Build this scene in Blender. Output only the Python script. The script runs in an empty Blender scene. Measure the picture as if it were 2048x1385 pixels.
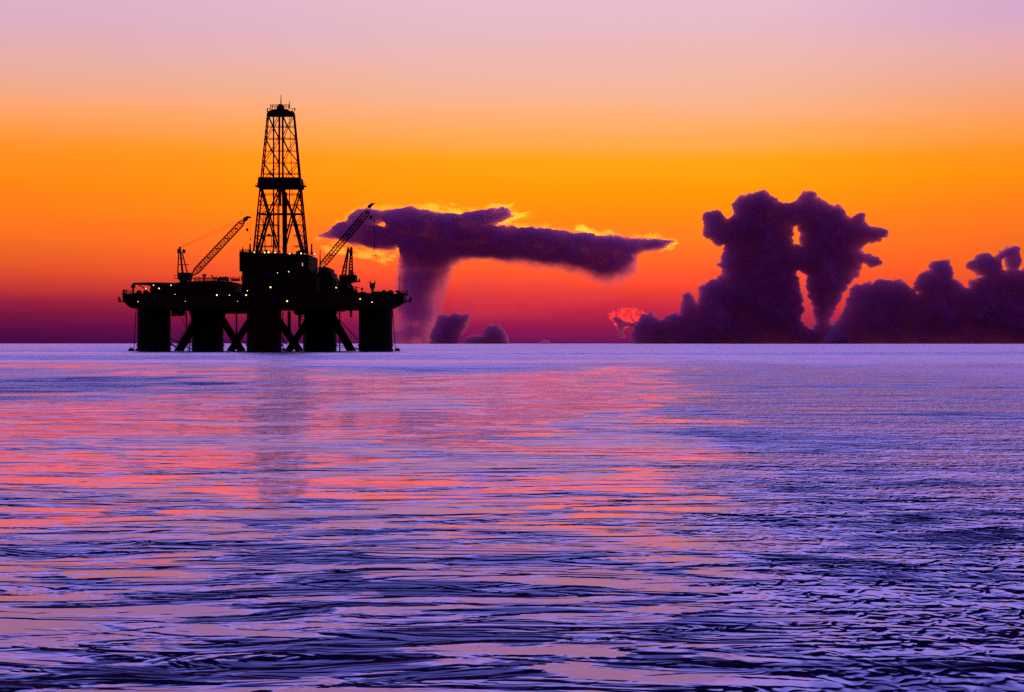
import bpy, math, random
import numpy as np
from mathutils import Vector, Matrix

random.seed(7)
SC = bpy.context.scene
COL = SC.collection

# ------------------------------------------------------------------ survey constants
F = 4096.0            # focal length in photograph pixels (72 mm lens on a 36 mm frame)
CAM_H = 2.4           # eye height above the sea, metres
CX, HY = 1024.0, 687.5
RIG_Y = 655.0         # distance to the middle of the rig, metres
RIG_X = (542 - CX) / F * RIG_Y


def world_pt(px, py, depth):
    return ((px - CX) / F * depth, depth, CAM_H + (HY - py) / F * depth)


def rp(px, py, d=0.0):
    """point in rig-local metres"""
    x, y, z = world_pt(px, py, RIG_Y + d)
    return Vector((x - RIG_X, d, z))


# ------------------------------------------------------------------ materials
def new_mat(name):
    m = bpy.data.materials.new(name)
    m.use_nodes = True
    m.node_tree.nodes.clear()
    return m


class NG:
    """small helper for node trees"""
    def __init__(self, tree):
        self.t = tree

    def n(self, kind, **kw):
        nd = self.t.nodes.new(kind)
        for k, v in kw.items():
            setattr(nd, k, v)
        return nd

    def link(self, a, b):
        self.t.links.new(a, b)

    def _in(self, sock, v):
        if v is None:
            return
        if isinstance(v, bpy.types.NodeSocket):
            self.t.links.new(v, sock)
        else:
            sock.default_value = v

    def math(self, op, a, b=None, c=None, clamp=False):
        nd = self.n('ShaderNodeMath', operation=op, use_clamp=clamp)
        self._in(nd.inputs[0], a)
        self._in(nd.inputs[1], b)
        self._in(nd.inputs[2], c)
        return nd.outputs[0]

    def vmath(self, op, a, b=None):
        nd = self.n('ShaderNodeVectorMath', operation=op)
        self._in(nd.inputs[0], a)
        self._in(nd.inputs[1], b)
        return nd.outputs[0]

    def noise(self, vec, scale, detail=2.0, rough=0.5, out='Fac', dims='3D', dist=0.0):
        nd = self.n('ShaderNodeTexNoise', noise_dimensions=dims)
        self._in(nd.inputs['Vector'], vec)
        nd.inputs['Scale'].default_value = scale
        nd.inputs['Detail'].default_value = detail
        nd.inputs['Roughness'].default_value = rough
        nd.inputs['Distortion'].default_value = dist
        return nd.outputs[out]

    def maprange(self, v, a, b, c, d, kind='LINEAR'):
        nd = self.n('ShaderNodeMapRange', interpolation_type=kind, clamp=True)
        self._in(nd.inputs['Value'], v)
        for nm, x in (('From Min', a), ('From Max', b), ('To Min', c), ('To Max', d)):
            self._in(nd.inputs[nm], x)
        return nd.outputs['Result']

    def mix(self, fac, a, b):
        nd = self.n('ShaderNodeMix', data_type='RGBA')
        self._in(nd.inputs[0], fac)
        self._in(nd.inputs[6], a)
        self._in(nd.inputs[7], b)
        return nd.outputs[2]

    def ramp(self, fac, stops, interp='LINEAR'):
        nd = self.n('ShaderNodeValToRGB')
        cr = nd.color_ramp
        cr.interpolation = interp
        while len(cr.elements) > 1:
            cr.elements.remove(cr.elements[-1])
        cr.elements[0].position = stops[0][0]
        cr.elements[0].color = stops[0][1]
        for p, c in stops[1:]:
            e = cr.elements.new(p)
            e.color = c
        self._in(nd.inputs[0], fac)
        return nd.outputs['Color']


def lin(c):
    out = []
    for v in c[:3]:
        v = v / 255.0
        out.append(v / 12.92 if v <= 0.04045 else ((v + 0.055) / 1.055) ** 2.4)
    return tuple(out) + (1.0,)


def paint_mat(name, col, rough=0.6, metal=0.0, scale=0.6):
    """weathered paint: base colour broken up by rust and grime patches"""
    m = new_mat(name)
    g = NG(m.node_tree)
    tc = g.n('ShaderNodeTexCoord').outputs['Object']
    n1 = g.noise(tc, scale, 5, 0.6)
    n2 = g.noise(tc, scale * 7, 3, 0.6)
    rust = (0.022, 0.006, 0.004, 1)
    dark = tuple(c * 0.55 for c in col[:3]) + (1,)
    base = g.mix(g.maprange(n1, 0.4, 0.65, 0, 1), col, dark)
    base = g.mix(g.maprange(g.math('MULTIPLY', n1, n2), 0.27, 0.36, 0, 0.8), base, rust)
    p = g.n('ShaderNodeBsdfPrincipled')
    g.link(base, p.inputs['Base Color'])
    p.inputs['Roughness'].default_value = rough
    p.inputs['Metallic'].default_value = metal
    p.inputs['Specular IOR Level'].default_value = .12
    b = g.n('ShaderNodeBump')
    b.inputs['Strength'].default_value = 0.3
    b.inputs['Distance'].default_value = 0.03
    g.link(n2, b.inputs['Height'])
    g.link(b.outputs[0], p.inputs['Normal'])
    o = g.n('ShaderNodeOutputMaterial')
    g.link(p.outputs[0], o.inputs['Surface'])
    return m


def lamp_mat(name, col, strength):
    m = new_mat(name)
    g = NG(m.node_tree)
    e = g.n('ShaderNodeEmission')
    e.inputs['Color'].default_value = col
    e.inputs['Strength'].default_value = strength
    o = g.n('ShaderNodeOutputMaterial')
    g.link(e.outputs[0], o.inputs['Surface'])
    return m


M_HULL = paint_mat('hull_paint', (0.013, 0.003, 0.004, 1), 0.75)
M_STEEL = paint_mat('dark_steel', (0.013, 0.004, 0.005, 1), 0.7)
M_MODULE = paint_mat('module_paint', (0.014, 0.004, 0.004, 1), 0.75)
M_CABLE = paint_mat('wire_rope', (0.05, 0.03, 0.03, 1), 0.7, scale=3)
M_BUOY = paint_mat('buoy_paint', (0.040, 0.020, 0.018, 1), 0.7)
M_LAMP = lamp_mat('floodlight_glow', (1.0, 0.76, 0.26, 1), 3.2)
M_LAMP_DIM = lamp_mat('dim_lamp_glow', (1.0, 0.80, 0.45, 1), 4.0)
M_LAMP_GREEN = lamp_mat('green_lamp_glow', (0.25, 1.0, 0.75, 1), 3.0)


# ------------------------------------------------------------------ mesh builder
class MB:
    def __init__(self):
        self.v, self.f = [], []

    def add(self, vs, fs):
        o = len(self.v)
        self.v += [tuple(x) for x in vs]
        self.f += [tuple(i + o for i in fc) for fc in fs]

    def box(self, a, b):
        x0, x1 = sorted((a[0], b[0])); y0, y1 = sorted((a[1], b[1])); z0, z1 = sorted((a[2], b[2]))
        c = [(x0, y0, z0), (x1, y0, z0), (x1, y1, z0), (x0, y1, z0), (x0, y0, z1), (x1, y0, z1), (x1, y1, z1), (x0, y1, z1)]
        self.add(c, [(0, 3, 2, 1), (4, 5, 6, 7), (0, 1, 5, 4), (1, 2, 6, 5), (2, 3, 7, 6), (3, 0, 4, 7)])
        return self

    def pbox(self, px0, py0, px1, py1, d0, d1, d=None):
        """box whose silhouette spans pixels: near face sets the left edge and the heights, far face the right edge"""
        a, b = rp(px0, py0, d0), rp(px1, py1, d0)
        return self.box((a.x, d0, a.z), (rp(px1, py1, d1).x, d1, b.z))

    def tube(self, p, q, r0, r1=None, n=8):
        p, q = Vector(p), Vector(q)
        r1 = r0 if r1 is None else r1
        ax = (q - p)
        if ax.length < 1e-6:
            return self
        ax.normalize()
        up = Vector((0, 0, 1)) if abs(ax.z) < 0.9 else Vector((0, 1, 0))
        u = ax.cross(up).normalized()
        w = ax.cross(u)
        vs = []
        for c, r in ((p, r0), (q, r1)):
            for k in range(n):
                t = 2 * math.pi * k / n
                vs.append(c + u * math.cos(t) * r + w * math.sin(t) * r)
        fs = [(k, (k + 1) % n, n + (k + 1) % n, n + k) for k in range(n)]
        fs += [tuple(range(n - 1, -1, -1)), tuple(range(n, 2 * n))]
        self.add(vs, fs)
        return self

    def ball(self, c, r, sq=(1, 1, 1), nu=12, nv=8):
        c = Vector(c)
        vs = [c + Vector((0, 0, r * sq[2]))]
        for j in range(1, nv):
            t = math.pi * j / nv
            for i in range(nu):
                a = 2 * math.pi * i / nu
                vs.append(c + Vector((r * sq[0] * math.sin(t) * math.cos(a), r * sq[1] * math.sin(t) * math.sin(a), r * sq[2] * math.cos(t))))
        vs.append(c - Vector((0, 0, r * sq[2])))
        fs = [(0, 1 + i, 1 + (i + 1) % nu) for i in range(nu)]
        for j in range(nv - 2):
            for i in range(nu):
                a = 1 + j * nu + i; b = 1 + j * nu + (i + 1) % nu
                fs.append((a, a + nu, b + nu, b))
        last = len(vs) - 1
        base = 1 + (nv - 2) * nu
        fs += [(base + i, last, base + (i + 1) % nu) for i in range(nu)]
        self.add(vs, fs)
        return self

    def prism_y(self, pts, d0, d1):
        """polygon given in x,z extruded along depth"""
        n = len(pts)
        vs = [(p[0], d0, p[1]) for p in pts] + [(p[0], d1, p[1]) for p in pts]
        fs = [tuple(range(n)), tuple(range(2 * n - 1, n - 1, -1))]
        fs += [(k, n + k, n + (k + 1) % n, (k + 1) % n) for k in range(n)]
        self.add(vs, fs)
        return self

    def pprism(self, pix, d0, d1, d=None):
        x0, x1 = min(p[0] for p in pix), max(p[0] for p in pix)
        return self.prism_y([(rp(a, b, d0 + (d1 - d0) * (a - x0) / (x1 - x0)).x, rp(a, b, d0).z) for a, b in pix], d0, d1)

    def prism_z(self, pts, z0, z1):
        n = len(pts)
        vs = [(p[0], p[1], z0) for p in pts] + [(p[0], p[1], z1) for p in pts]
        fs = [tuple(range(n - 1, -1, -1)), tuple(range(n, 2 * n))]
        fs += [(k, (k + 1) % n, n + (k + 1) % n, n + k) for k in range(n)]
        self.add(vs, fs)
        return self

    def lathe(self, c, prof, n=32):
        """profile list of (radius, z) around vertical axis at c (x, y)"""
        vs = []
        for r, z in prof:
            for k in range(n):
                t = 2 * math.pi * k / n
                vs.append((c[0] + r * math.cos(t), c[1] + r * math.sin(t), z))
        fs = []
        for j in range(len(prof) - 1):
            for k in range(n):
                fs.append((j * n + k, j * n + (k + 1) % n, (j + 1) * n + (k + 1) % n, (j + 1) * n + k))
        fs.append(tuple(range(n - 1, -1, -1)))
        b = (len(prof) - 1) * n
        fs.append(tuple(range(b, b + n)))
        self.add(vs, fs)
        return self

    def lattice(self, p, q, w0, w1, panels, rc, rb, side=Vector((0, 1, 0)), taper_ends=0.0):
        """square lattice boom from p to q"""
        p, q = Vector(p), Vector(q)
        ax = (q - p).normalized()
        s = side.normalized()
        u = ax.cross(s).normalized()
        rings = []
        for k in range(panels + 1):
            t = k / panels
            w = w0 + (w1 - w0) * t
            if taper_ends:
                w *= min(1, 0.35 + t / taper_ends, 0.35 + (1 - t) / taper_ends)
            c = p + (q - p) * t
            rings.append([c + u * w / 2 * a + s * w / 2 * b for a, b in ((1, 1), (1, -1), (-1, -1), (-1, 1))])
        for k in range(panels):
            for i in range(4):
                self.tube(rings[k][i], rings[k + 1][i], rc, n=5)
                j = (i + 1) % 4
                if k % 2:
                    self.tube(rings[k][i], rings[k + 1][j], rb, n=4)
                else:
                    self.tube(rings[k][j], rings[k + 1][i], rb, n=4)
                self.tube(rings[k][i], rings[k][j], rb, n=4)
        return self

    def build(self, name, mat, parent=None, smooth=False):
        me = bpy.data.meshes.new(name)
        me.from_pydata(self.v, [], self.f)
        me.update()
        if smooth:
            for p in me.polygons:
                p.use_smooth = True
        me.materials.append(mat)
        o = bpy.data.objects.new(name, me)
        COL.objects.link(o)
        if parent is not None:
            o.parent = parent
        return o


def each(name, mat, parent, segs):
    """separate tubes: (p, q, radius)"""
    for p, q, r in segs:
        MB().tube(p, q, r, n=6).build(name, mat, parent)


def tag(o, label=None, cat=None, group=None, kind=None):
    if label: o['label'] = label
    if cat: o['category'] = cat
    if group: o['group'] = group
    if kind: o['kind'] = kind
    return o


def empty(name, loc):
    o = bpy.data.objects.new(name, None)
    o.location = loc
    COL.objects.link(o)
    return o


# ================================================================== THE RIG
rig = empty('oil_rig', (RIG_X, RIG_Y, 0))
tag(rig, 'black silhouetted semi-submersible oil rig with tall lattice derrick standing in the sea', 'oil rig')

PX = RIG_Y / F        # metres per photograph pixel at the rig


# --- columns
def column(px0, px1, d, top_py, flare=0.0):
    a, b = rp(px0, 690, d), rp(px1, 690, d)
    r = (b.x - a.x) / 2
    c = ((a.x + b.x) / 2, d)
    zt = rp(0, top_py, d).z
    m = MB()
    prof = [(r, -9), (r, 0.35), (r * 1.012, 0.4), (r * 1.012, 1.1), (r, 1.15), (r, zt - 4.5), (r + flare * 0.4, zt - 2), (r + flare, zt)]
    m.lathe(c, prof, 40)
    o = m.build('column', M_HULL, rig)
    f = MB()                                   # rubbing ring at the waterline
    f.lathe(c, [(r + .05, 1.5), (r + .3, 1.6), (r + .3, 2.1), (r + .05, 2.2)], 40)
    f.build('fender', M_STEEL, o)
    l = MB()                                   # access ladder on the near face
    for s in (-.3, .3):
        l.tube((c[0] + s + r * .3, c[1] - r * .98, 0), (c[0] + s + r * .3, c[1] - r * .98, zt - 5), .05, n=4)
    for k in range(int((zt - 5) / .5)):
        z = .3 + k * .5
        l.tube((c[0] - .3 + r * .3, c[1] - r * .98, z), (c[0] + .3 + r * .3, c[1] - r * .98, z), .03, n=4)
    l.build('ladder', M_STEEL, o)
    return o


column(275, 341, 6, 612)
column(384, 447, 10, 620, 1.2)
column(494, 563, -22, 620)
column(608, 673, 10, 620)
column(717.5, 785, 6, 612)

# --- diagonal braces down to the submerged pontoons
for (x0, y0, x1, y1, w, d0, d1) in (
        (402, 628, 352, 712, 17, 8, 2), (434, 622, 489, 712, 15, 6, -6), (506, 632, 455, 712, 14, -8, 4),
        (552, 634, 606, 712, 15, -8, 4), (624, 628, 571, 712, 14, 6, -6), (658, 622, 708, 712, 17, 8, 2)):
    m = MB()
    p, q = rp(x0, y0, d0), rp(x1, y1, d1)
    m.tube(p, p + (q - p) * 1.25, w * PX / 2, n=18)
    b = m.build('brace', M_HULL, rig, True)

# --- main deck hull (eight-sided in plan)
z0, z1 = rp(0, 617, -20).z, rp(0, 586, -20).z
def pxx(px, d): return rp(px, 0, d).x
plan = [(pxx(275, -10), -10), (pxx(345, -20), -20), (pxx(480, -32), -32), (pxx(600, -32), -32), (pxx(715, -20), -20), (pxx(785, -10), -10),
        (pxx(785, 14), 14), (pxx(690, 30), 30), (pxx(400, 30), 30), (pxx(275, 14), 14)]
m = MB().prism_z(plan, z0, z1)
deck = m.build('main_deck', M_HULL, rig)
# girders and pipework slung under the deck
for x0, y0, x1, y1, d0, d1 in ((341, 617, 386, 620.5, -6, 10), (384, 612, 496, 626, -10, 14), (590, 612, 674, 624, -10, 14), (664, 617, 690, 623, -4, 4)):
    MB().pbox(x0, y0, x1, y1, d0, d1).build('deck_girder', M_STEEL, rig)
for i in range(12):
    x = rp(450 + i * 3.6, 0, 0).x
    MB().box((x, -9, rp(0, 626.9 + random.random() * 1.4).z), (x + .35, 9, rp(0, 625.5).z)).build('pipe_hanger', M_STEEL, rig)
for i in range(9):
    x = rp(592 + i * 3.0, 0, 0).x
    MB().box((x, -9, rp(0, 625 + random.random() * 5).z), (x + .3, 9, rp(0, 623.5).z)).build('pipe_hanger', M_STEEL, rig)
each('riser_pipe', M_STEEL, rig, [(rp(x, a, 0), rp(x, b, 0), w) for x, w, a, b in (
    (473, .28, 624, 676), (578, .5, 623, 672), (580.5, .2, 623, 676), (566, .15, 624, 700), (599, .45, 624, 655), (607, .16, 655, 700),
    (373.5, .16, 618, 655), (679.5, .22, 622, 704), (702, .42, 617, 635), (376, .14, 676, 704), (379.5, .22, 672, 704))])
for i, x in enumerate((347, 352, 358, 365)):
    MB().tube(rp(x, 618, -4), rp(x, 633 - (i % 2), -4), .72, n=12).build('caisson', M_STEEL, rig)
each('hose', M_CABLE, rig, [(rp(a, b, 2), rp(c, e, 2), r) for (a, b, c, e, r) in ((341, 677, 385, 700, .16), (341, 688, 352, 694, .3), (349, 697, 383, 640, .14), (370, 619, 374, 655, .16), (363, 634, 374, 660, .1),
                        (447, 681, 472, 690, .12), (484, 681, 494, 690, .2), (678, 640, 716, 680, .16), (672, 690, 717, 697, .12), (672, 694, 717, 699, .1),
                        (664, 627, 681, 627, .18), (590, 629, 607, 629.5, .3), (564, 676, 574, 690, .2), (700, 697, 717, 699, .2), (600, 634, 606, 634, .25), (600, 640, 606, 640, .25))])

# --- decks, modules and superstructure
m = MB()
m.pprism([(300, 588), (300, 581), (302, 567), (362, 566), (386, 563.3), (452, 562), (486, 563), (486, 588)], -16, 16, 0)
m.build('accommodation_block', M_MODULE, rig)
m = MB()                                        # helideck: thin slab on raked struts
hz = rp(0, 566.6, 0).z
hc = (rp(309, 0, 0).x, 0)
m.prism_z([(hc[0] + rr * math.cos(math.pi / 8 + k * math.pi / 4), rr * math.sin(math.pi / 8 + k * math.pi / 4) * 1.1) for k in range(8) for rr in (6.9,)], hz - .5, hz)
hd = m.build('helideck', M_STEEL, rig)
each('strut', M_STEEL, hd, [q for dd in (-4, 0, 4) for q in ((rp(274, 567.5, dd), rp(292, 579, dd), .2), (rp(281, 567.5, dd), rp(302, 572, dd), .14))])
m = MB()
m.pprism([(485, 590), (485, 543), (479, 543), (478.5, 506), (480, 503), (500, 504.5), (560, 506), (600, 508), (635, 509.5), (635, 540), (640, 541), (640, 590)], -15, 15, 0)
df = m.build('drill_floor', M_MODULE, rig)
m = MB()
for y in (512, 520, 531):
    a, b = rp(479, y, -15.1), rp(635, y, -15.1)
    m.box((a.x + 1, -15.25, a.z - .1), (b.x - 1, -15.003, a.z + .1))
m.build('wind_wall_rail', M_STEEL, df)
m = MB()
m.pprism([(640, 592), (640, 534), (645, 534.5), (650, 533.6), (664, 535), (664, 543), (672, 544), (672.5, 550), (676, 552), (678, 556), (679, 592)], -12, 12, 0)
m.build('mud_module', M_MODULE, rig)
m = MB()
m.pprism([(500, 622), (500, 585), (558, 585), (558, 622)], -26, -33, -26)
m.build('moonpool_house', M_MODULE, rig)

# right hand deck profile
m = MB()
m.pprism([(676, 592), (679, 566), (697, 566), (698, 588), (700, 586), (702, 577), (708, 578), (712, 584), (722, 586), (728, 584), (734, 584), (740, 590), (744, 593.5),
          (752, 593.5), (753, 585), (756, 583), (768, 583), (771, 585), (773, 592)], -10, 10, 0)
m.build('stern_deckhouse', M_MODULE, rig)
m = MB()
m.ball(rp(704, 579, -3), 5.5 * PX, nu=14).ball(rp(700.5, 583, -3.6), 3.8 * PX)
m.build('stern_winch', M_STEEL, rig)
MB().tube(rp(699, 566, -3), rp(702, 572, -3), .4, n=6).tube(rp(702, 572, -3), rp(719, 576, -3), .12, n=5).tube(rp(702, 572, -3), rp(703, 580, -3), .2, n=5).build('davit', M_STEEL, rig)
each('bollard', M_STEEL, rig, [(rp(712, 575, -3), rp(712.5, 588, -3), .25)])
m = MB()
m.lathe((rp(780, 0, -4).x, -4), [(r_, rp(0, y_, -4).z) for r_, y_ in ((7 * PX, 600), (7 * PX, 588), (6 * PX, 584), (4 * PX, 582), (1 * PX, 581.6))], 16)
m.build('tank', M_MODULE, rig, True)
m = MB()
m.tube(rp(745, 596, -4), rp(745, 578, -4), .38, n=8).tube(rp(745, 580, -4), rp(745, 574, -4), .4, .95, n=8)
m.pprism([(740, 575), (739.2, 569), (738.8, 562), (740.6, 562), (741.6, 566.5), (748.8, 566.5), (749.6, 562), (751.2, 562.5), (750.4, 570), (748.5, 575)], -4.6, -3.4, -4)
m.build('flare_cradle', M_STEEL, rig)
m = MB()
m.tube(rp(724, 586, -3), rp(724, 579, -3), .13, n=5).ball(rp(724, 578.2, -3), .42)
m.build('vent_pipe', M_STEEL, rig)


# --- anchor winch platforms on the two ends
def anchor_platform(sgn):
    def X(px): return px if sgn < 0 else 1059.5 - px
    m = MB()
    m.pprism([(X(288), 586), (X(288), 617.5), (X(275), 616), (X(262), 610), (X(248.5), 603.5), (X(247), 598), (X(246), 589), (X(243), 587.2), (X(243), 585.8), (X(270), 588)], -8, 10, 0)
    o = m.build('anchor_platform', M_HULL, rig)
    w = MB()
    w.ball(rp(X(278), 587, -4), 6.3 * PX, nu=14).ball(rp(X(291.5), 586, -5), 5.6 * PX, nu=14).ball(rp(X(297), 588, -4), 4 * PX)
    w.build('winch_drum', M_STEEL, o)
    r = MB()                                     # anchor rack jutting out to the side
    for dd in (-6, 6):
        r.tube(rp(X(250), 603.2, dd), rp(X(237.5), 603.4, dd), .22, n=6)
        r.tube(rp(X(238.3), 603.4, dd), rp(X(237.8), 594, dd), .28, n=6)
        r.tube(rp(X(240), 597, dd), rp(X(242), 603, dd), .14, n=5)
    r.tube(rp(X(238), 603.3, -6), rp(X(238), 603.3, 6), .22, n=6)
    r.build('anchor_rack', M_STEEL, o)
    h = MB()
    for k in range(8):
        px = X(244 + k * 3)
        h.tube(rp(px, 587.5, -8), rp(px, 580.5 + (k * 7 % 3), -8), .08, n=4)
    h.tube(rp(X(243.5), 581.3, -8), rp(X(265), 581.3, -8), .05, n=4).tube(rp(X(243.5), 584.3, -8), rp(X(265), 584.3, -8), .05, n=4)
    if sgn > 0:
        MB().tube(rp(796, 587, -3), rp(798, 583, -3), 1.3, .8, n=8).build('windlass', M_STEEL, o)
    else:
        each('bollard', M_STEEL, o, [(rp(248, 587, -3), rp(248.2, 579, -3), .3), (rp(253, 587, -3), rp(253, 579.5, -3), .2)])
    h.build('railing', M_STEEL, o)
    for x0, x1, dd in (((272.5, 267.5, -3), (279, 276, 3)) if sgn < 0 else ((784.5, 791, -3),)):
        MB().tube(rp(x0, 613, dd), rp(x1, 703, dd), .13, n=5).build('anchor_cable', M_CABLE, o)
    return o


anchor_platform(-1)
anchor_platform(1)
m = MB()
m.tube(rp(266.5, 589, -2), rp(266.3, 577, -2), .28, n=6).ball(rp(266.3, 573.2, -2), 4.7 * PX)
m.build('radar_dome', M_MODULE, rig)
MB().tube(rp(799, 586, 0), rp(799, 552, 0), .11, .05, n=5).build('whip_antenna', M_STEEL, rig)
MB().tube(rp(640.2, 541, 0), rp(640.2, 500, 0), .3, .1, n=6).build('whip_antenna', M_STEEL, rig)


# --- railings and small deck clutter
def railing(px0, px1, py, hpx, step, d=-15.5, jit=1.0):
    m = MB()
    x = px0
    while x <= px1:
        m.tube(rp(x, py + 2, d), rp(x + random.uniform(-.3, .3), py - hpx + random.uniform(-jit, jit), d), .13, n=4)
        x += step
    m.tube(rp(px0, py - hpx * .55, d), rp(px1, py - hpx * .55, d), .05, n=4)
    return m.build('railing', M_STEEL, rig)


railing(389, 432, 562, 7.5, 2.6)
railing(452, 486, 561, 7.5, 4.4)
railing(480, 500, 504, 5, 3.5, -13, .5)
railing(738, 756, 593, 4, 3, -9, .3)
railing(505, 560, 504.5, 3.0, 5, -14, .8)
MB().tube(rp(408.6, 563, -6), rp(408.6, 551.5, -6), .28, n=6).ball(rp(408.8, 551, -6), .55, (1.3, 1, .8)).build('vent_pipe', M_STEEL, rig)
MB().tube(rp(423, 550, -6), rp(426, 556, -6), .2, n=5).tube(rp(426, 556, -6), rp(433, 558, -6), .25, n=5).tube(rp(433, 558, -6), rp(434, 552, -6), .14, n=5).tube(
    rp(430, 557, -6), rp(430, 563, -6), .2, n=5).build('davit', M_STEEL, rig)
each('vent_pipe', M_STEEL, rig, [(rp(456, 563, -6), rp(455.5, 554.5, -6), .32), (rp(436, 563, -6), rp(436.5, 556, -6), .5)])

for (px, y0, y1, w0) in ((500.2, 506, 488, 1.9), (623.3, 510, 488, 1.7), (485.5, 505, 495, 1.3), (593, 510, 503, 1.2), (613.5, 509, 494, 1.5), (583.5, 509, 503, .9), (520, 507, 501, 1.7)):
    m = MB()
    m.tube(rp(px, y0, -6), rp(px, y1, -6), w0 * PX, w0 * PX * .85, n=10)
    m.tube(rp(px, y0, -6), rp(px, y0 - (y0 - y1) * .33, -6), w0 * PX * 1.9, w0 * PX * 1.2, n=10)
    m.build('exhaust_stack', M_STEEL, rig)
MB().pbox(592, 502.5, 608, 510, -5, 3, 0).pbox(596, 500.8, 604, 503, -4, 2, 0).build('driller_cabin', M_MODULE, rig)
MB().pbox(512, 500, 519, 507, -9, -4, -6).build('hydraulic_unit', M_MODULE, rig)
MB().pbox(531, 499.5, 535, 507, -9, -6, -6).build('hydraulic_unit', M_MODULE, rig)

# --- derrick
der = empty('derrick', (0, 0, 0))
der.parent = rig
HW = 0.42             # depth of the derrick relative to its width
LEV = {231: (536.3, 588), 357: (524, 600.3), 378: (521.8, 602.4), 506: (509.5, 613.5)}
def edge(py):
    ks = sorted(LEV)
    for a, b in zip(ks, ks[1:]):
        if a <= py <= b:
            t = (py - a) / (b - a)
            return (LEV[a][0] + (LEV[b][0] - LEV[a][0]) * t, LEV[a][1] + (LEV[b][1] - LEV[a][1]) * t)
    return LEV[ks[0]] if py < ks[0] else LEV[ks[-1]]
def dhalf(py):
    l, r = edge(py)
    return (r - l) * PX / 2 * HW
def dpt(u, py, d):
    """u in -1..1 across the face, d = -1 front, +1 back"""
    l, r = edge(py)
    c = rp((l + r) / 2 + u * (r - l) / 2, py, 0)
    return Vector((c.x, d * dhalf(py), c.z))
def dside(v, py, s):
    l, r = edge(py)
    c = rp(l if s < 0 else r, py, 0)
    return Vector((c.x, v * dhalf(py), c.z))

for sx in (-1, 1):
    for sd in (-1, 1):
        m = MB()
        m.tube(dpt(sx, 228, sd), dpt(sx, 508, sd), .2, .3, n=8)
        m.build('leg', M_STEEL, der)
for d in (-1, 1):
    up = MB()
    for y in (254, 278, 302, 326, 348):
        up.tube(dpt(-1, y, d), dpt(1, y, d), .14 if y in (278, 348) else .11, n=5)
    for y0, y1 in ((231, 278), (278, 326), (326, 366)):
        ym = (y0 + y1) / 2 + (1.5 if y0 == 326 else 0)
        for s in (-1, 1):
            uo, ui, um = s * 1.0, s * .12, s * (.56 if s < 0 else .46)
            for (u_, y_) in ((uo, y0), (ui, y0), (uo, y1), (ui, y1)):
                up.tube(dpt(u_, y_, d), dpt(um, ym, d), .135, n=5)
            up.ball(dpt(um, ym, d), .32, nu=6, nv=4)
    up.build('upper_bracing', M_STEEL, der)
    lo = MB()
    for y in (389.5, 410.5, 429, 451, 472, 493.5):
        t_ = (.13 if y != 429 else .2)
        if y in (389.5, 410.5, 429):
            lo.tube(dpt(-1, y, d), dpt(1, y, d), t_, n=5)
        else:
            lo.tube(dpt(-1, y, d), dpt(-.05, y, d), t_, n=5)
            lo.tube(dpt(1, y, d), dpt(.52 if y > 452 else .1, y, d), t_, n=5)
    for s in (-1, 1):
        nd = dpt(s * .53, 430, d)
        lo.ball(nd, .62, nu=8, nv=6)
        lo.tube(dpt(s * .97, 378, d), nd, .28, n=6)
        lo.tube(dpt(s * .10, 382, d), nd, .24, n=6)
        lo.tube(nd, dpt(s * .86, 506, d), .36, n=6)
        lo.tube(nd, dpt(s * .12, 500, d), .26, n=6)
        for (ua, ya, ub, yb) in ((.80, 390, 1, 410), (.68, 411, 1, 430), (1, 430, .66, 451), (.66, 451, 1, 451), (1, 451, .74, 472), (1, 472, .79, 493), (.86, 400, 1, 389),
                                 (.5, 431, .42, 451), (.42, 451, .3, 470)):
            lo.tube(dpt(s * ua, ya, d), dpt(s * ub, yb, d), .12, n=5)
    lo.build('lower_bracing', M_STEEL, der)
for s in (-1, 1):
    sb = MB()
    ys = (231, 254, 278, 302, 326, 357, 378, 410, 430, 451, 472, 506)
    for y0, y1 in zip(ys, ys[1:]):
        sb.tube(dside(-1, y1, s), dside(1, y1, s), .12, n=5)
        if y0 >= 378 and y0 < 430:
            continue
        sb.tube(dside(-1, y0, s), dside(1, y1, s), .08, n=5)
    sb.build('side_bracing', M_STEEL, der)
m = MB()                                          # guide rails, standpipes and the racked drill string
m.tube(rp(558.8, 229, 0), rp(558.3, 380, 0), .33, n=8).tube(rp(565.4, 229, 0), rp(565.8, 380, 0), .33, n=8)
m.build('guide_rail', M_STEEL, der)
m = MB()
m.tube(rp(567.3, 372, 0), rp(569.5, 507, 0), .62, .66, n=12).tube(rp(563.5, 372, 0), rp(572, 420, 0), .5, .3, n=8)
m.tube(rp(572, 385, .5), rp(571.5, 507, .5), .42, n=8).tube(rp(560, 372, .5), rp(560, 412, .5), .45, n=8)
m.build('drill_string', M_STEEL, der)
m = MB()
m.tube(rp(547.2, 229, -2), rp(547.0, 506, -2), .25, n=6).tube(rp(553.5, 378, -2), rp(556.5, 506, -2), .14, n=5)
m.tube(rp(557.8, 378, -2), rp(557.5, 506, -2), .26, n=5)
for k in range(17):                               # ladder cage on the inner mast
    y = 384 + k * 7.2
    m.tube(rp(547, y + 6, -2), rp(557.6, y, -2), .07, n=4)
m.build('standpipe', M_STEEL, der)
m = MB()
m.tube(rp(579, 230, 1.5), rp(584.5, 370, 1.5), .1, n=5).tube(rp(583.5, 378, 1.5), rp(588, 410, 1.5), .08, n=5).tube(rp(579, 378, 1), rp(579, 415, 1), .2, n=5)
m.tube(rp(527, 425, -1), rp(524, 506, -1), .12, n=5).tube(rp(530, 424, -1), rp(530, 506, -1), .16, n=5).tube(rp(543, 470, -1), rp(543, 495, -1), .1, n=5)
m.tube(rp(529, 423, -1), rp(533, 424, -1), .2, n=5).tube(rp(525, 424, -1), rp(529, 428, -1), .15, n=5)
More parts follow.
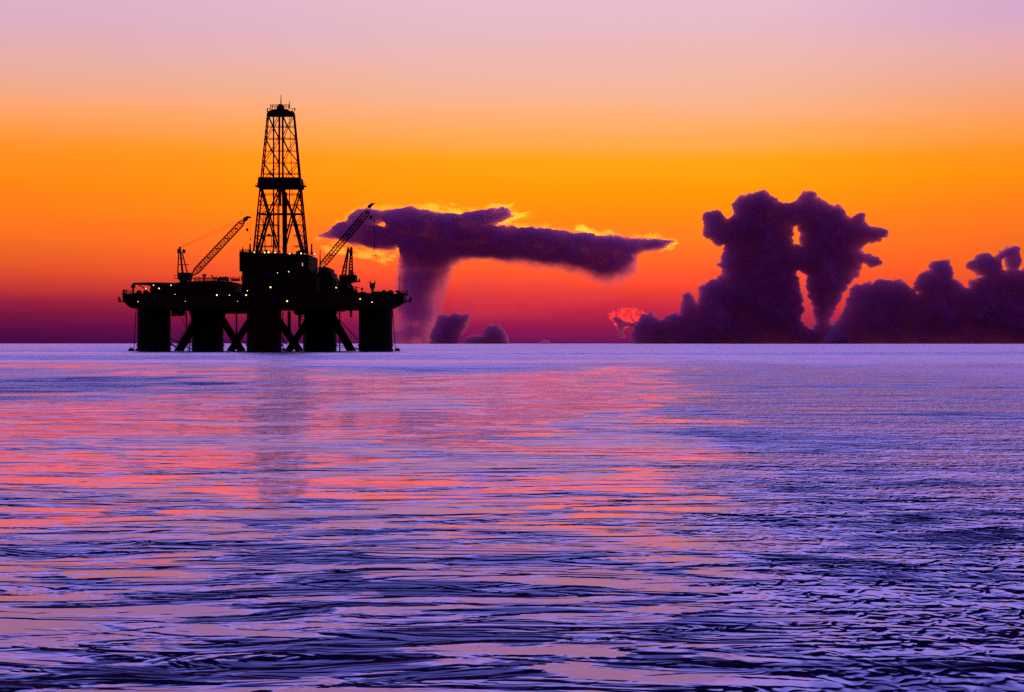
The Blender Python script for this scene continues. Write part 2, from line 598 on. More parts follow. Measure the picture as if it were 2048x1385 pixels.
m.tube(rp(535, 471, -1), rp(541, 471, -1), .5, n=6)
m.build('cable_run', M_CABLE, der)
m = MB()                                          # crown block and platform at the head
m.pprism([(534.6, 230.6), (534.2, 222.3), (589.9, 222.3), (590, 230.6)], -3, 3)
m.pprism([(539.5, 222.6), (543, 219.4), (551, 218.6), (578, 218.6), (580.5, 219.5), (580.6, 222.6)], -2.6, 2.6)
m.pprism([(552.5, 218.9), (555, 214.6), (556.4, 210.6), (559, 208.4), (564.5, 208.4), (567.6, 211), (568.4, 214.6), (571.5, 218.9)], -1.5, 1.5)
cp = m.build('crown_platform', M_STEEL, der)
for s in (-2.8, 2.8):
    m = MB()
    for x in (534.8, 539.5, 543.5, 585, 589.6):
        m.tube(rp(x, 223, s), rp(x, 217.2, s), .09, n=4)
    for x in (541, 545, 550, 554, 568, 572, 577, 579.5):
        m.tube(rp(x, 218, s * .6), rp(x, 209.5, s * .6), .12, n=4)
    for y in (210, 213.5):
        m.tube(rp(541, y, s * .6), rp(579.5, y, s * .6), .08, n=4)
    m.tube(rp(534.8, 218, s), rp(543.5, 218, s), .07, n=4).tube(rp(581, 218, s), rp(589.6, 218, s), .07, n=4)
    m.build('crown_rail', M_STEEL, cp)
each('crown_post', M_STEEL, cp, [(rp(534.8, 223, -2.8), rp(534.8, 216.5, -2.8), .18), (rp(589.5, 223, -2.8), rp(589.5, 216.5, -2.8), .18)])
MB().tube(rp(562, 211, 0), rp(562, 190, 0), .2, .08, n=6).build('whip_antenna', M_STEEL, cp)
MB().tube(rp(579.3, 218, 0), rp(579, 202.5, 0), .17, .08, n=6).build('whip_antenna', M_STEEL, cp)
m = MB()                                          # enclosed monkey board half way up
m.prism_y([(rp(a, b, 0).x, rp(a, b, 0).z) for a, b in ((520.5, 357.3), (603.3, 357.8), (605.5, 377.8), (518.6, 377.6))], -5.6, 5.6)
mb_ = m.build('monkey_board', M_MODULE, der)
for s in (-1, 1):
    m = MB()
    xa, xb = (511.3, 519.5) if s < 0 else (604.5, 612.3)
    a, b = rp(xa, 372.6, 0), rp(xb, 372.6, 0)
    m.box((a.x, -3, a.z - .22), (b.x, 3, a.z))
    for k in range(4):
        x = xa + (xb - xa) * k / 3
        for d in (-3, 3):
            m.tube(rp(x, 372.6, d), rp(x, 366.5, d), .06, n=4)
    for d in (-3, 3):
        m.tube(rp(xa, 366.7, d), rp(xb, 366.7, d), .06, n=4)
        m.tube(rp(xa, 369.5, d), rp(xb, 369.5, d), .045, n=4)
    m.build('catwalk', M_STEEL, mb_)

# --- deck cranes
c1 = empty('deck_crane', (0, 0, 0)); c1.parent = rig
MB().lathe((rp(369.5, 0, 0).x, -2), [(8.4 * PX, rp(0, 568).z), (8.4 * PX, rp(0, 562).z), (7.4 * PX, rp(0, 558).z)], 16).tube(
    rp(379, 566, -4), rp(379, 558, -4), .22, n=5).tube(rp(382, 564, -4), rp(382, 560, -4), .2, n=5).build('pedestal', M_STEEL, c1)
m = MB()
m.pprism([(354.3, 545.5), (386.5, 545.5), (386, 550), (384, 558), (380, 561), (360, 561), (355, 558)], -5, 2, -2)
m.pbox(348.5, 556.2, 356, 557.4, -4, 1, -2).pbox(383, 556.6, 391, 557.8, -4, 1, -2)
m.tube(rp(349, 557, -4), rp(349, 550.5, -4), .08, n=4).tube(rp(349, 551, -4), rp(355, 551, -4), .08, n=4)
m.build('crane_house', M_MODULE, c1)
m = MB()
for (a, b) in (((357.5, 505), (355.6, 546)), ((360.5, 505), (364, 546)), ((361.5, 505), (366, 546)), ((364.3, 505), (374.5, 546))):
    for d in (-4.2, .2):
        m.tube(rp(a[0], a[1], d * .5 - 1), rp(b[0], b[1], d), .2, n=6)
m.tube(rp(357, 516.5, -2), rp(367, 517, -2), .1, n=5).tube(rp(356.5, 529.7, -2), rp(378, 529.7, -2), .13, n=5)
m.pbox(354.3, 498.5, 363, 506, -4, 0, -2).pbox(364.8, 498.8, 371, 506, -4, 0, -2).tube(rp(359.8, 500, -2), rp(359.8, 494.3, -2), .36, n=8)
m.build('gantry', M_STEEL, c1)
m = MB()
m.lattice(rp(385.5, 550, -2), rp(489, 440.5, -2), 1.85, 1.75, 26, .115, .06, taper_ends=.12)
for t in (.14, .31, .48, .66, .84, .94):
    p = rp(385.5, 550, -2).lerp(rp(489, 440.5, -2), t)
    m.box((p.x - .55, p.y - .9, p.z - .12), (p.x + .55, p.y + .9, p.z + .12))
p = rp(489, 440.5, -2)
m.build('boom', M_STEEL, c1)
m = MB()
m.pprism([(486, 445), (486.5, 438.5), (489, 434.5), (493, 433.5), (496, 431.6), (498, 433), (502, 433), (502.3, 436), (499.5, 436.6), (497, 436.5), (494, 441), (490, 443)], -2.8, -1.2, -2)
m.build('boom_head', M_STEEL, c1)
m = MB()
for d in (-2.7, -1.3):
    m.tube(rp(360, 495, d), rp(488, 436.5, d), .045, n=4)
m.tube(rp(360, 497, -2), rp(478, 446, -2), .03, n=4)
m.build('pendant_line', M_CABLE, c1)
m = MB()
m.tube(rp(493.7, 440, -2), rp(493.7, 459, -2), .045, n=4)
m.ball(rp(494.5, 460.3, -2), .42).tube(rp(494.5, 460.5, -2), rp(494.4, 464, -2), .3, .08, n=8).tube(rp(492.4, 459, -2), rp(496.6, 459, -2), .33, n=6)
m.tube(rp(501.4, 435, -2), rp(501.2, 478, -2), .03, n=4).ball(rp(501, 478.5, -2), .2, (1, 1, 1.6))
m.build('hook_block', M_STEEL, c1)

c2 = empty('deck_crane', (0, 0, 0)); c2.parent = rig
MB().lathe((rp(646, 0, 14).x, 16), [(9 * PX, rp(0, 590, 14).z), (9 * PX, rp(0, 548, 14).z)], 16).pbox(636, 535, 660, 549, 13, 19, 14).build('crane_house', M_MODULE, c2)
m = MB()
m.lattice(rp(640.5, 536, 15), rp(738, 420.5, 15), 2.0, 1.9, 22, .12, .065, taper_ends=.10)
pa, pb = rp(640.5, 536, 15), rp(738, 420.5, 15)
m.tube(pa.lerp(pb, .08), pa.lerp(pb, .98), .13, n=5)
for t in (.22, .58, .80, .96):
    p = pa.lerp(pb, t)
    m.box((p.x - .6, p.y - .9, p.z - .15), (p.x + .6, p.y + .9, p.z + .15))
m.build('boom', M_STEEL, c2)
m = MB()
m.pprism([(735, 415), (735.3, 411.5), (739, 409), (742, 408), (743, 405.6), (746, 407), (750, 406.2), (749.4, 408.2), (746.5, 409), (743.5, 413), (740, 416.3)], 14, 16, 15)
m.build('boom_head', M_STEEL, c2)
m = MB()
m.tube(rp(741.3, 413, 15), rp(741.6, 431, 15), .035, n=4)
m.tube(rp(741.6, 431.5, 15), rp(741.8, 435, 15), .45, n=8).tube(rp(741.8, 435, 15), rp(742, 440, 15), .44, .08, n=8)
m.build('hook_block', M_STEEL, c2)
MB().tube(rp(748.6, 408, 15), rp(748.7, 441, 15), .025, n=4).ball(rp(748.7, 442, 15), .22, (1, 1, 1.8)).build('whip_line', M_CABLE, c2)

c3 = empty('deck_crane', (0, 0, 0)); c3.parent = rig
MB().lathe((rp(687, 0, 0).x, 0), [(9.8 * PX, rp(0, 592).z), (9.8 * PX, rp(0, 562).z)], 16).build('pedestal', M_STEEL, c3)
m = MB()
m.pprism([(678, 551.5), (680, 550.2), (714.6, 550.2), (715, 563.5), (700, 566), (679, 566)], -4, 4, 0)
m.pbox(713, 562.3, 720, 564.5, -2, 2, 0).pbox(717, 558.5, 720.8, 563.5, -1.5, 1.5, 0)
m.tube(rp(711, 551, -4), rp(711, 544.5, -4), .06, n=4).tube(rp(704, 546, -4), rp(712, 546.5, -4), .05, n=4)
m.build('crane_house', M_MODULE, c3)
m = MB()
for (x0, x1) in ((696.5, 683.6), (697.3, 691), (701.5, 698), (703.3, 705.2)):
    for d in (-1.6, 1.6):
        m.tube(rp(x0, 496.5, d), rp(x1, 551, d * 2), .26, n=6)
for k in range(8):
    y = 503 + k * 6.2
    t = (y - 496.5) / 54.5
    xa, xb = 696.5 - 12.9 * t, 697.3 - 6.3 * t
    m.tube(rp(xa, y, -2), rp(xb, y + 4, -2), .1, n=4).tube(rp(xb, y, -2), rp(xa, y + 5, -2), .08, n=4)
    m.tube(rp(701.5 - 3.5 * t, y, -2), rp(703.3 + 1.9 * t, y + 4, -2), .1, n=4).tube(rp(703.3 + 1.9 * t, y, -2), rp(701.5 - 3.5 * t, y + 4, -2), .09, n=4)
m.tube(rp(695.2, 497, 0), rp(698.3, 497, 0), .4, n=6).tube(rp(701.3, 496.5, 0), rp(704, 496.5, 0), .45, n=6)
m.tube(rp(694, 506, 0), rp(706, 506, 0), .09, n=4).tube(rp(683, 533.5, 0), rp(692, 533.5, 0), .12, n=4).tube(rp(697, 502.5, 0), rp(703, 502.5, 0), .3, n=5)
m.tube(rp(703, 540, 0), rp(704.5, 551, 0), .5, .6, n=6)
m.build('gantry', M_STEEL, c3)
m = MB()                                          # boom lowered away from the viewer over the stern
m.lattice(Vector((rp(694, 0, 0).x, 4, rp(0, 556).z)), Vector((rp(692, 0, 0).x, 34, rp(0, 552).z)), 1.6, 1.2, 14, .11, .06, side=Vector((1, 0, 0)))
m.build('boom', M_STEEL, c3)


# --- lamps that are lit
def lamp(px, py, d, r, mat):
    m = MB()
    r *= .56
    m.ball(rp(px, py, d), r, nu=10, nv=6)
    o = m.build('deck_lamp', mat, rig)
    h = MB()
    p = rp(px, py, d)
    h.tube(p + Vector((0, .1, r * .9)), p + Vector((0, .1, r * 1.5)), r * .8, r * .5, n=8)
    h.build('lamp_hood', M_STEEL, o)


for (x, y, d, r, k) in (
        (291.5, 577.5, -9, .30, 0), (307, 571, -16.6, .26, 0), (318.3, 577.3, -16.6, .32, 0), (342.2, 571, -16.6, .27, 0), (350.3, 589.3, -21.5, .17, 0),
        (276, 603.5, -12, .18, 1), (433.8, 590.7, -29, .36, 0), (459, 590.7, -31.5, .22, 0), (492.3, 590.6, -32.6, .34, 0), (495, 582, -15.8, .22, 0),
        (541, 575, -15.8, .40, 0), (574.3, 602.7, -33.7, .40, 0), (555, 546.3, -15.6, .20, 2), (577.3, 544, -15.6, .26, 2), (672.3, 575.8, -12.6, .28, 0),
        (720.3, 598.3, -20.2, .30, 0), (744, 605, -17, .28, 0), (370.5, 603, -23.5, .13, 1), (475, 603, -32.5, .12, 1),
        (508.7, 505, -15.4, .34, 0), (529.5, 505.6, -15.4, .36, 0), (537, 505, -15.4, .46, 0), (550, 505.5, -15.4, .32, 0), (579.3, 508, -15.4, .28, 0),
        (602, 507.2, -15.4, .38, 0), (629.5, 508.6, -15.4, .26, 0)):
    lamp(x, y, d, r, (M_LAMP, M_LAMP_DIM, M_LAMP_GREEN)[k])
m = MB()
p = rp(605, 529.5, -15.5)
m.box((p.x - .12, -15.6, p.z - .5), (p.x + .12, -15.45, p.z + .5))
m.build('lit_doorway', lamp_mat('doorway_glow', (1, .55, .4, 1), .8), rig)

# ================================================================== things round the rig
o = MB().box((-3.2, -2, 0), (3.2, 2, 1.3)).box((-3.1, -2.08, .1), (-2.9, 2.08, 1.42)).box((2.9, -2.08, .1), (3.1, 2.08, 1.42)).build('deck_container', M_MODULE)
p = rp(471, 562.5, 0)
o.location = Vector((RIG_X, RIG_Y, 0)) + Vector((p.x, 0, rp(0, 562.4, 0).z + .02))
o.scale = (.36, 1, .45)
tag(o, 'low dark container on the deck close to the left wall of the tall drill floor', 'container', 'containers on the rig deck')
o2 = o.copy(); COL.objects.link(o2)
p = rp(446, 562, 0)
o2.location = Vector((RIG_X, RIG_Y, 0)) + Vector((p.x, 0, rp(0, 562.1, 0).z + .02))
o2.scale = (.32, 1, .9)
o2['label'] = 'taller dark container on the deck under the left crane boom'

slg = empty('lifting_sling', Vector((RIG_X, RIG_Y, 0)) + rp(748.7, 512, 15))
tag(slg, 'small lifting frame on slings hanging from the right crane boom', 'lifting sling')
def sp(px, py): return rp(px, py, 15) - rp(748.7, 512, 15)
m = MB(); m.tube(sp(748.7, 443), sp(748.7, 494), .1, n=5); m.build('sling_wire', M_CABLE, slg)
m = MB()
m.tube(sp(748.7, 494), sp(745, 511), .04, n=4).tube(sp(748.7, 494), sp(752.3, 511), .04, n=4).tube(sp(746.5, 504), sp(751, 504), .04, n=4)
m.tube(sp(748.7, 491), sp(748.7, 497), .22, n=6)
m.build('sling_leg', M_CABLE, slg)
m = MB(); m.tube(sp(744, 511), sp(753.3, 511), .09, n=5); m.build('spreader_bar', M_STEEL, slg)


def buoy(px, r, depth, label):
    x = (px - CX) / F * depth
    root = empty('mooring_buoy', (x, depth, 0))
    tag(root, label, 'buoy', 'mooring buoys floating by the rig columns')
    m = MB()
    m.lathe((0, 0), [(r * .85, -.5), (r, 0), (r * .97, r * .3), (r * .8, r * .65), (r * .5, r * .9), (r * .15, r * 1.0)], 20)
    m.build('float', M_BUOY, root, True)
    MB().tube((0, 0, r * .95), (0, 0, r * 1.2), .12, n=6).tube((-.2, 0, r * 1.18), (.2, 0, r * 1.18), .06, n=5).build('lifting_eye', M_STEEL, root)
    return root


buoy(262.5, 6.3 * PX, 650, 'round black buoy floating on the sea left of the leftmost rig column')
buoy(274.5, 5.0 * PX, 652, 'dark buoy touching the foot of the leftmost rig column')
buoy(795, 5.6 * PX, 652, 'round black buoy floating on the sea right of the rightmost rig column')
buoy(784.5, 3.6 * PX, 655, 'small dark buoy touching the foot of the rightmost rig column')
buoy(567.5, 5.0 * PX, 672, 'dark buoy between the wide front column and the column right of it')

# ================================================================== THE SEA
sea = MB()
xs = [-60000, -6000, -600, -60, 60, 600, 6000, 60000]
ys = [-3000, -60, 8, 60, 300, 1500, 8000, 40000, 110000]
for y in ys:
    for x in xs:
        sea.v.append((x, y, 0))
for j in range(len(ys) - 1):
    for i in range(len(xs) - 1):
        a = j * len(xs) + i
        sea.f.append((a, a + 1, a + 1 + len(xs), a + len(xs)))

# height of the waves as a node group, evaluated three times for the slope
wg = bpy.data.node_groups.new('wave_height', 'ShaderNodeTree')
wg.interface.new_socket('Vector', in_out='INPUT', socket_type='NodeSocketVector')
wg.interface.new_socket('Rough', in_out='INPUT', socket_type='NodeSocketFloat')
wg.interface.new_socket('Swirl', in_out='INPUT', socket_type='NodeSocketFloat')
wg.interface.new_socket('Height', in_out='OUTPUT', socket_type='NodeSocketFloat')
g = NG(wg)
gi, go = g.n('NodeGroupInput'), g.n('NodeGroupOutput')
V, R, S = gi.outputs['Vector'], gi.outputs['Rough'], gi.outputs['Swirl']
def scaled(v, s): return g.vmath('MULTIPLY', v, s)
a1 = g.noise(scaled(V, (.14, .32, 1)), 1.0, 2, .5, dims='2D', dist=.3)
a2 = g.noise(scaled(V, (.42, 1.15, 1)), 1.0, 2.6, .55, dims='2D', dist=.9)
a3 = g.noise(scaled(V, (4.4, 2.4, 1)), 1.0, 1, .45, dims='2D', dist=.5)
a6 = g.noise(scaled(V, (.85, 1.6, 1)), 1.0, 2.8, .52, dims='2D', dist=1.2)
a3 = g.math('MULTIPLY_ADD', a3, 2.6, -1.3)
a3 = g.math('SUBTRACT', 1.0, g.math('SQRT', g.math('MULTIPLY_ADD', a3, a3, .035)))   # crests rounded, not creased
a5 = g.noise(scaled(V, (2.0, 1.3, 1)), 1.0, 2, .5, dims='2D', dist=.4)
a4 = g.noise(scaled(V, (13, 8, 1)), 1.0, 2, .55, dims='2D')
h = g.math('MULTIPLY', a1, .42)
h = g.math('ADD', h, g.math('MULTIPLY', a2, .13))
h = g.math('ADD', h, g.math('MULTIPLY', g.math('MULTIPLY', a3, .125), R))
h = g.math('ADD', h, g.math('MULTIPLY', g.math('MULTIPLY', a6, .62), S))
h = g.math('ADD', h, g.math('MULTIPLY', g.math('MULTIPLY', a5, .20), R))
h = g.math('ADD', h, g.math('MULTIPLY', a4, g.math('MULTIPLY_ADD', g.math('MAXIMUM', R, S), .0065, .0012)))
g.link(h, go.inputs[0])

M_SEA = new_mat('sea_water')
g = NG(M_SEA.node_tree)
P = g.n('ShaderNodeNewGeometry').outputs['Position']
sx_ = g.n('ShaderNodeSeparateXYZ'); g.link(P, sx_.inputs[0])
X, Y = sx_.outputs[0], sx_.outputs[1]
yw = g.noise(g.vmath('MULTIPLY', P, (.030, .012, 1)), 1.0, 4, .6, dims='2D')
YW = g.math('MULTIPLY', Y, g.maprange(yw, .25, .75, .55, 1.5))
# wind-ruffled water lies right of a slick edge that runs out to sea; cat's paws elsewhere
wob = g.noise(g.vmath('MULTIPLY', P, (.25, .12, 1)), 1.0, 4, .6, dims='2D')
edge_x = g.math('ADD', g.math('MULTIPLY_ADD', Y, .056, 1.6), g.math('MULTIPLY', g.math('SUBTRACT', wob, .5), g.math('MULTIPLY_ADD', Y, .12, 2.2)))
wid = g.math('MULTIPLY_ADD', Y, .018, .35)
rough_r = g.maprange(g.math('DIVIDE', g.math('SUBTRACT', X, edge_x), wid), -1, 1.6, 0, .85, 'SMOOTHSTEP')
# wide wind bands far out
paw = g.noise(g.vmath('MULTIPLY', P, (.0035, .013, 1)), 1.0, 3, .6, dims='2D')
far = g.maprange(YW, 130, 230, 0, 1, 'SMOOTHSTEP')
paw_f = g.math('MULTIPLY', g.maprange(paw, .36, .62, .42, 1.15, 'SMOOTHSTEP'), far)
# one gust patch on the left
gx = g.math('DIVIDE', g.math('ADD', X, 31.0), 17.0)
gy = g.math('DIVIDE', g.math('SUBTRACT', Y, 116.0), 40.0)
gr = g.math('SQRT', g.math('ADD', g.math('MULTIPLY', gx, gx), g.math('MULTIPLY', gy, gy)))
gn = g.noise(g.vmath('MULTIPLY', P, (.12, .10, 1)), 1.0, 3, .6, dims='2D')
gust = g.maprange(g.math('ADD', gr, g.math('MULTIPLY', g.math('SUBTRACT', gn, .5), 1.6)), .55, 1.25, 1.5, 0, 'SMOOTHSTEP')
# small ruffled patches, thick near the viewer and sparse further out
paw2 = g.noise(g.vmath('MULTIPLY', P, (.34, .85, 1)), 1.0, 5, .65, dims='2D', dist=.7)
cover = g.maprange(Y, 42, 14, 0, .125)
paw_n = g.maprange(g.math('ADD', paw2, cover), .56, .66, .02, 1.0, 'SMOOTHSTEP')
windy = g.math('MAXIMUM', g.math('MAXIMUM', rough_r, paw_f), gust)
vary = g.noise(g.vmath('MULTIPLY', P, (.16, .20, 1)), 1.0, 3, .6, dims='2D')
windy = g.math('MULTIPLY', windy, g.maprange(vary, .3, .7, .65, 1.2))
swirl = g.math('MULTIPLY', paw_n, g.math('SUBTRACT', 1.0, rough_r))
rough = g.math('MAXIMUM', windy, swirl)
E = .02
def wave(offset):
    nd = g.n('ShaderNodeGroup'); nd.node_tree = wg
    g.link(g.vmath('ADD', P, offset), nd.inputs[0]); g.link(windy, nd.inputs[1]); g.link(swirl, nd.inputs[2])
    return nd.outputs[0]
h0, hx, hy = wave((0, 0, 0)), wave((E, 0, 0)), wave((0, E, 0))
slx = g.math('DIVIDE', g.math('SUBTRACT', hx, h0), E)
sly = g.math('MULTIPLY', g.math('DIVIDE', g.math('SUBTRACT', hy, h0), E), g.math('MULTIPLY_ADD', rough, 1.6, 1.0))
sly = g.math('ADD', sly, g.math('MULTIPLY_ADD', rough, .0, .002))
# wind waves lean: steep faces on the near side, gentle backs
soft_ = g.math('SQRT', g.math('ADD', g.math('MULTIPLY', sly, sly), g.math('MULTIPLY_ADD', g.math('MULTIPLY', rough, rough), .022, .0002)))
sly = g.math('ADD', g.math('MULTIPLY', sly, .5), g.math('MULTIPLY', soft_, .5))
sly = g.math('ADD', sly, g.math('MULTIPLY', rough, .085))
sly = g.math('ADD', sly, g.math('MULTIPLY', swirl, g.maprange(Y, 45, 14, .0, .032)))
lav = g.noise(g.vmath('MULTIPLY', P, (.13, .11, 1)), 1.0, 4, .6, dims='2D', dist=.6)
sly = g.math('ADD', sly, g.math('MULTIPLY', g.maprange(lav, .49, .61, 0, .056, 'SMOOTHSTEP'), g.maprange(Y, 25, 60, .3, 1.0)))
mod = g.noise(g.vmath('MULTIPLY', P, (.42, .50, 1)), 1.0, 3, .6, dims='2D', dist=.5)
sly = g.math('ADD', sly, g.math('MULTIPLY', windy, g.math('MULTIPLY', g.maprange(mod, .44, .66, .0, .14), g.maprange(Y, 60, 16, .15, 1.0))))
# far off only the crests and near faces of the waves show, so the visible slope settles round one value
fs = g.maprange(YW, 55, 290, 0, .82, 'SMOOTHSTEP')
sly = g.math('ADD', g.math('MULTIPLY', sly, g.math('SUBTRACT', 1.0, fs)), g.math('MULTIPLY', g.math('MULTIPLY', fs, .115), g.math('MULTIPLY_ADD', rough, 1.0, .18)))
cmb = g.n('ShaderNodeCombineXYZ')
g.link(g.math('MULTIPLY', g.math('DIVIDE', slx, g.math('ADD', 1.0, g.math('ABSOLUTE', slx))), -.26), cmb.inputs[0]); g.link(g.math('MULTIPLY', sly, -1.0), cmb.inputs[1]); cmb.inputs[2].default_value = 1.0
nrm = g.vmath('NORMALIZE', cmb.outputs[0])
gl = g.n('ShaderNodeBsdfGlossy')
gl.inputs['Color'].default_value = (1.0, .66, 1.0, 1)
gl.inputs['Roughness'].default_value = .075
g.link(nrm, gl.inputs['Normal'])
gb = g.n('ShaderNodeBsdfGlossy')                  # capillary ripples too small to see
gb.inputs['Color'].default_value = (.9, .8, 1.0, 1)
gb.inputs['Roughness'].default_value = .36
g.link(nrm, gb.inputs['Normal'])
gm = g.n('ShaderNodeMixShader'); gm.inputs[0].default_value = .19
g.link(gl.outputs[0], gm.inputs[1]); g.link(gb.outputs[0], gm.inputs[2])
df_ = g.n('ShaderNodeBsdfDiffuse')
df_.inputs['Color'].default_value = (.006, .002, .055, 1)
fr_ = g.n('ShaderNodeFresnel'); fr_.inputs['IOR'].default_value = 1.80
g.link(nrm, fr_.inputs['Normal'])
ms = g.n('ShaderNodeMixShader')
g.link(fr_.outputs[0], ms.inputs[0]); g.link(df_.outputs[0], ms.inputs[1]); g.link(gm.outputs[0], ms.inputs[2])
out = g.n('ShaderNodeOutputMaterial'); g.link(ms.outputs[0], out.inputs['Surface'])
tag(sea.build('sea', M_SEA), kind='structure')


# ================================================================== CLOUDS
def vnoise(x, y, seed):
    xi, yi = np.floor(x).astype(np.int64), np.floor(y).astype(np.int64)
    xf, yf = x - xi, y - yi
    u, v = xf * xf * (3 - 2 * xf), yf * yf * (3 - 2 * yf)
    def hsh(a, b):
        n = (a * 374761393 + b * 668265263 + seed * 1442695041) & 0x7fffffff
        n = ((n ^ (n >> 13)) * 1274126177) & 0x7fffffff
        return ((n ^ (n >> 16)) & 0xffff) / 65535.0
    return (hsh(xi, yi) * (1 - u) + hsh(xi + 1, yi) * u) * (1 - v) + (hsh(xi, yi + 1) * (1 - u) + hsh(xi + 1, yi + 1) * u) * v


def fbm(x, y, seed, octv=4, gain=.5):
    s, a, t = 0, 1, 0
    for k in range(octv):
        s = s + a * vnoise(x * 2 ** k + 17.3 * k, y * 2 ** k - 9.1 * k, seed + k)
        t += a; a *= gain
    return s / t


def poly_sd(px, py, poly):
    """signed distance, positive inside"""
    P_ = np.array(poly, float); Q_ = np.roll(P_, -1, 0)
    best = np.full(px.shape, 1e18); inside = np.zeros(px.shape, bool)
    for (ax, ay), (bx, by) in zip(P_, Q_):
        dx, dy = bx - ax, by - ay
        t = np.clip(((px - ax) * dx + (py - ay) * dy) / max(dx * dx + dy * dy, 1e-9), 0, 1)
        best = np.minimum(best, (px - ax - t * dx) ** 2 + (py - ay - t * dy) ** 2)
        c = (ay > py) != (by > py)
        inside ^= c & (px < (dx * (py - ay) / (dy if abs(dy) > 1e-9 else 1e-9) + ax))
    d = np.sqrt(best)
    return np.where(inside, d, -d)


def cauliflower(px, py, poly, amp, seed):
    """outline swollen by rounded billows with sharp creases between them, at three sizes"""
    d = poly_sd(px, py, poly)
    for k, (sc, am) in enumerate(((17, 1.0), (8, .55), (4, .28))):
        an = .6 + k * .9
        u = (px * math.cos(an) + py * math.sin(an)) / sc
        v = (-px * math.sin(an) + py * math.cos(an)) / sc
        d = d + amp * am * (np.abs(2 * vnoise(u, v, seed + k) - 1) * 2.0 - .45)
    return d


def edt(mask):
    """chamfer distance to the outside, in cells"""
    d = np.where(mask, 1e6, 0.0)
    d = np.pad(d, 1)
    for k in range(90):
        n = d.copy()
        for dy in (-1, 0, 1):
            for dx in (-1, 0, 1):
                if dx or dy:
                    n = np.minimum(n, np.roll(np.roll(d, dy, 0), dx, 1) + math.hypot(dx, dy))
        n[0, :] = n[:, 0] = n[:, -1] = 0
        n[-1, :] = n[-2, :] + 1
        if np.array_equal(n, d):
            break
        d = n
    return d[1:-1, 1:-1]


def blur(a, k):
    for _ in range(k):
        p_ = np.pad(a, 1, mode='edge')
        a = (p_[:-2, 1:-1] + p_[2:, 1:-1] + p_[1:-1, :-2] + p_[1:-1, 2:] + 2 * a) / 6
    return a


def cloud_mesh(name, grid, depth, d, thick, relief, mat, parent=None, origin=None):
    """closed two-sided body: thickness (metres) and relief over a survey grid"""
    GX, GY = grid
    ny, nx = GX.shape
    ins = d > 0
    cell = ins[:-1, :-1] | ins[1:, :-1] | ins[:-1, 1:] | ins[1:, 1:]
    used = np.zeros((ny, nx), bool)
    used[:-1, :-1] |= cell; used[1:, :-1] |= cell; used[:-1, 1:] |= cell; used[1:, 1:] |= cell
    th = np.where(ins, thick, 0.0)
    wx = (GX - CX) / F * depth; wz = CAM_H + (HY - GY) / F * depth
    fi = np.full((ny, nx), -1); bi = np.full((ny, nx), -1)
    V_ = []
    ox, oy, oz = origin
    for j, i in zip(*np.nonzero(used)):
        fi[j, i] = len(V_)
        V_.append((wx[j, i] - ox, depth - th[j, i] * (.5 + relief[j, i]) - oy, wz[j, i] - oz))
        if ins[j, i]:
            bi[j, i] = len(V_)
            V_.append((wx[j, i] - ox, depth + th[j, i] * (.5 - relief[j, i]) - oy, wz[j, i] - oz))
        else:
            bi[j, i] = fi[j, i]
    Fc = []
    for j, i in zip(*np.nonzero(cell)):
        q = [(j, i), (j + 1, i), (j + 1, i + 1), (j, i + 1)]
        Fc.append([int(fi[a]) for a in q])
        Fc.append([int(bi[a]) for a in reversed(q)])
    me = bpy.data.meshes.new(name)
    me.from_pydata(V_, [], Fc)
    me.update()
    me.materials.append(mat)
    o = bpy.data.objects.new(name, me)
    COL.objects.link(o)
    if parent:
        o.parent = parent
    else:
        o.location = origin
    return o


def cloud_mat(name, scatter, density, aniso=.6):
    m = new_mat(name)
    g = NG(m.node_tree)
    v = g.n('ShaderNodeVolumePrincipled')
    v.inputs['Color'].default_value = scatter
    v.inputs['Density'].default_value = density
    v.inputs['Anisotropy'].default_value = aniso
    v.inputs['Absorption Color'].default_value = (0, 0, 0, 1)
    o = g.n('ShaderNodeOutputMaterial')
    g.link(v.outputs[0], o.inputs['Volume'])
    return m


def grid(x0, x1, y0, y1, step):
    return np.meshgrid(np.arange(x0, x1 + step, step), np.arange(y0, y1 + step, step))


def sstep(a, b, x):
    t = np.clip((x - a) / (b - a), 0, 1)
    return t * t * (3 - 2 * t)


M_CUM = cloud_mat('thick_cumulus', (.88, .36, .88, 1), .017, .15)
M_ANV = cloud_mat('anvil_vapour', (.90, .32, .82, 1), .0055, .3)
M_VEIL = cloud_mat('thin_lit_vapour', (.98, .68, .10, 1), .0030, .80)  # yellow of the low sun put into the scatter colour
M_RED = cloud_mat('red_lit_vapour', (.92, .07, .06, 1), .0040, .72)  # red light near the horizon put into the scatter colour

# --- anvil cloud with its rain shaft
AD = 24000.0
APX = AD / F
main = [(638, 471), (660, 462), (680, 452), (700, 447), (697, 436), (712, 425), (735, 421), (765, 423), (800, 421), (825, 416), (850, 424), (885, 430), (925, 431), (955, 424),
        (985, 417), (1005, 417), (1024, 432), (1003, 442), (984, 453), (1015, 454), (1070, 458), (1135, 463), (1195, 473), (1255, 479), (1315, 480), (1346, 486), (1322, 497),
        (1282, 505), (1266, 516), (1268, 540), (1245, 556), (1210, 565), (1180, 552), (1160, 538), (1110, 534), (1050, 527), (1000, 520), (955, 514), (925, 519), (905, 533),
        (895, 556), (884, 590), (876, 630), (872, 700), (780, 700), (794, 640), (799, 600), (797, 565), (801, 535), (806, 512), (802, 494), (790, 499), (760, 497), (725, 492), (690, 483), (660, 476)]
GX, GY = grid(620, 1380, 396, 692, 2)
w1 = (fbm(GX / 26, GY / 26, 3) - .5) * 13 + (fbm(GX / 8, GY / 8, 5) - .5) * 7
w2 = (fbm(GX / 26, GY / 26, 13) - .5) * 11 + (fbm(GX / 8, GY / 8, 15) - .5) * 5
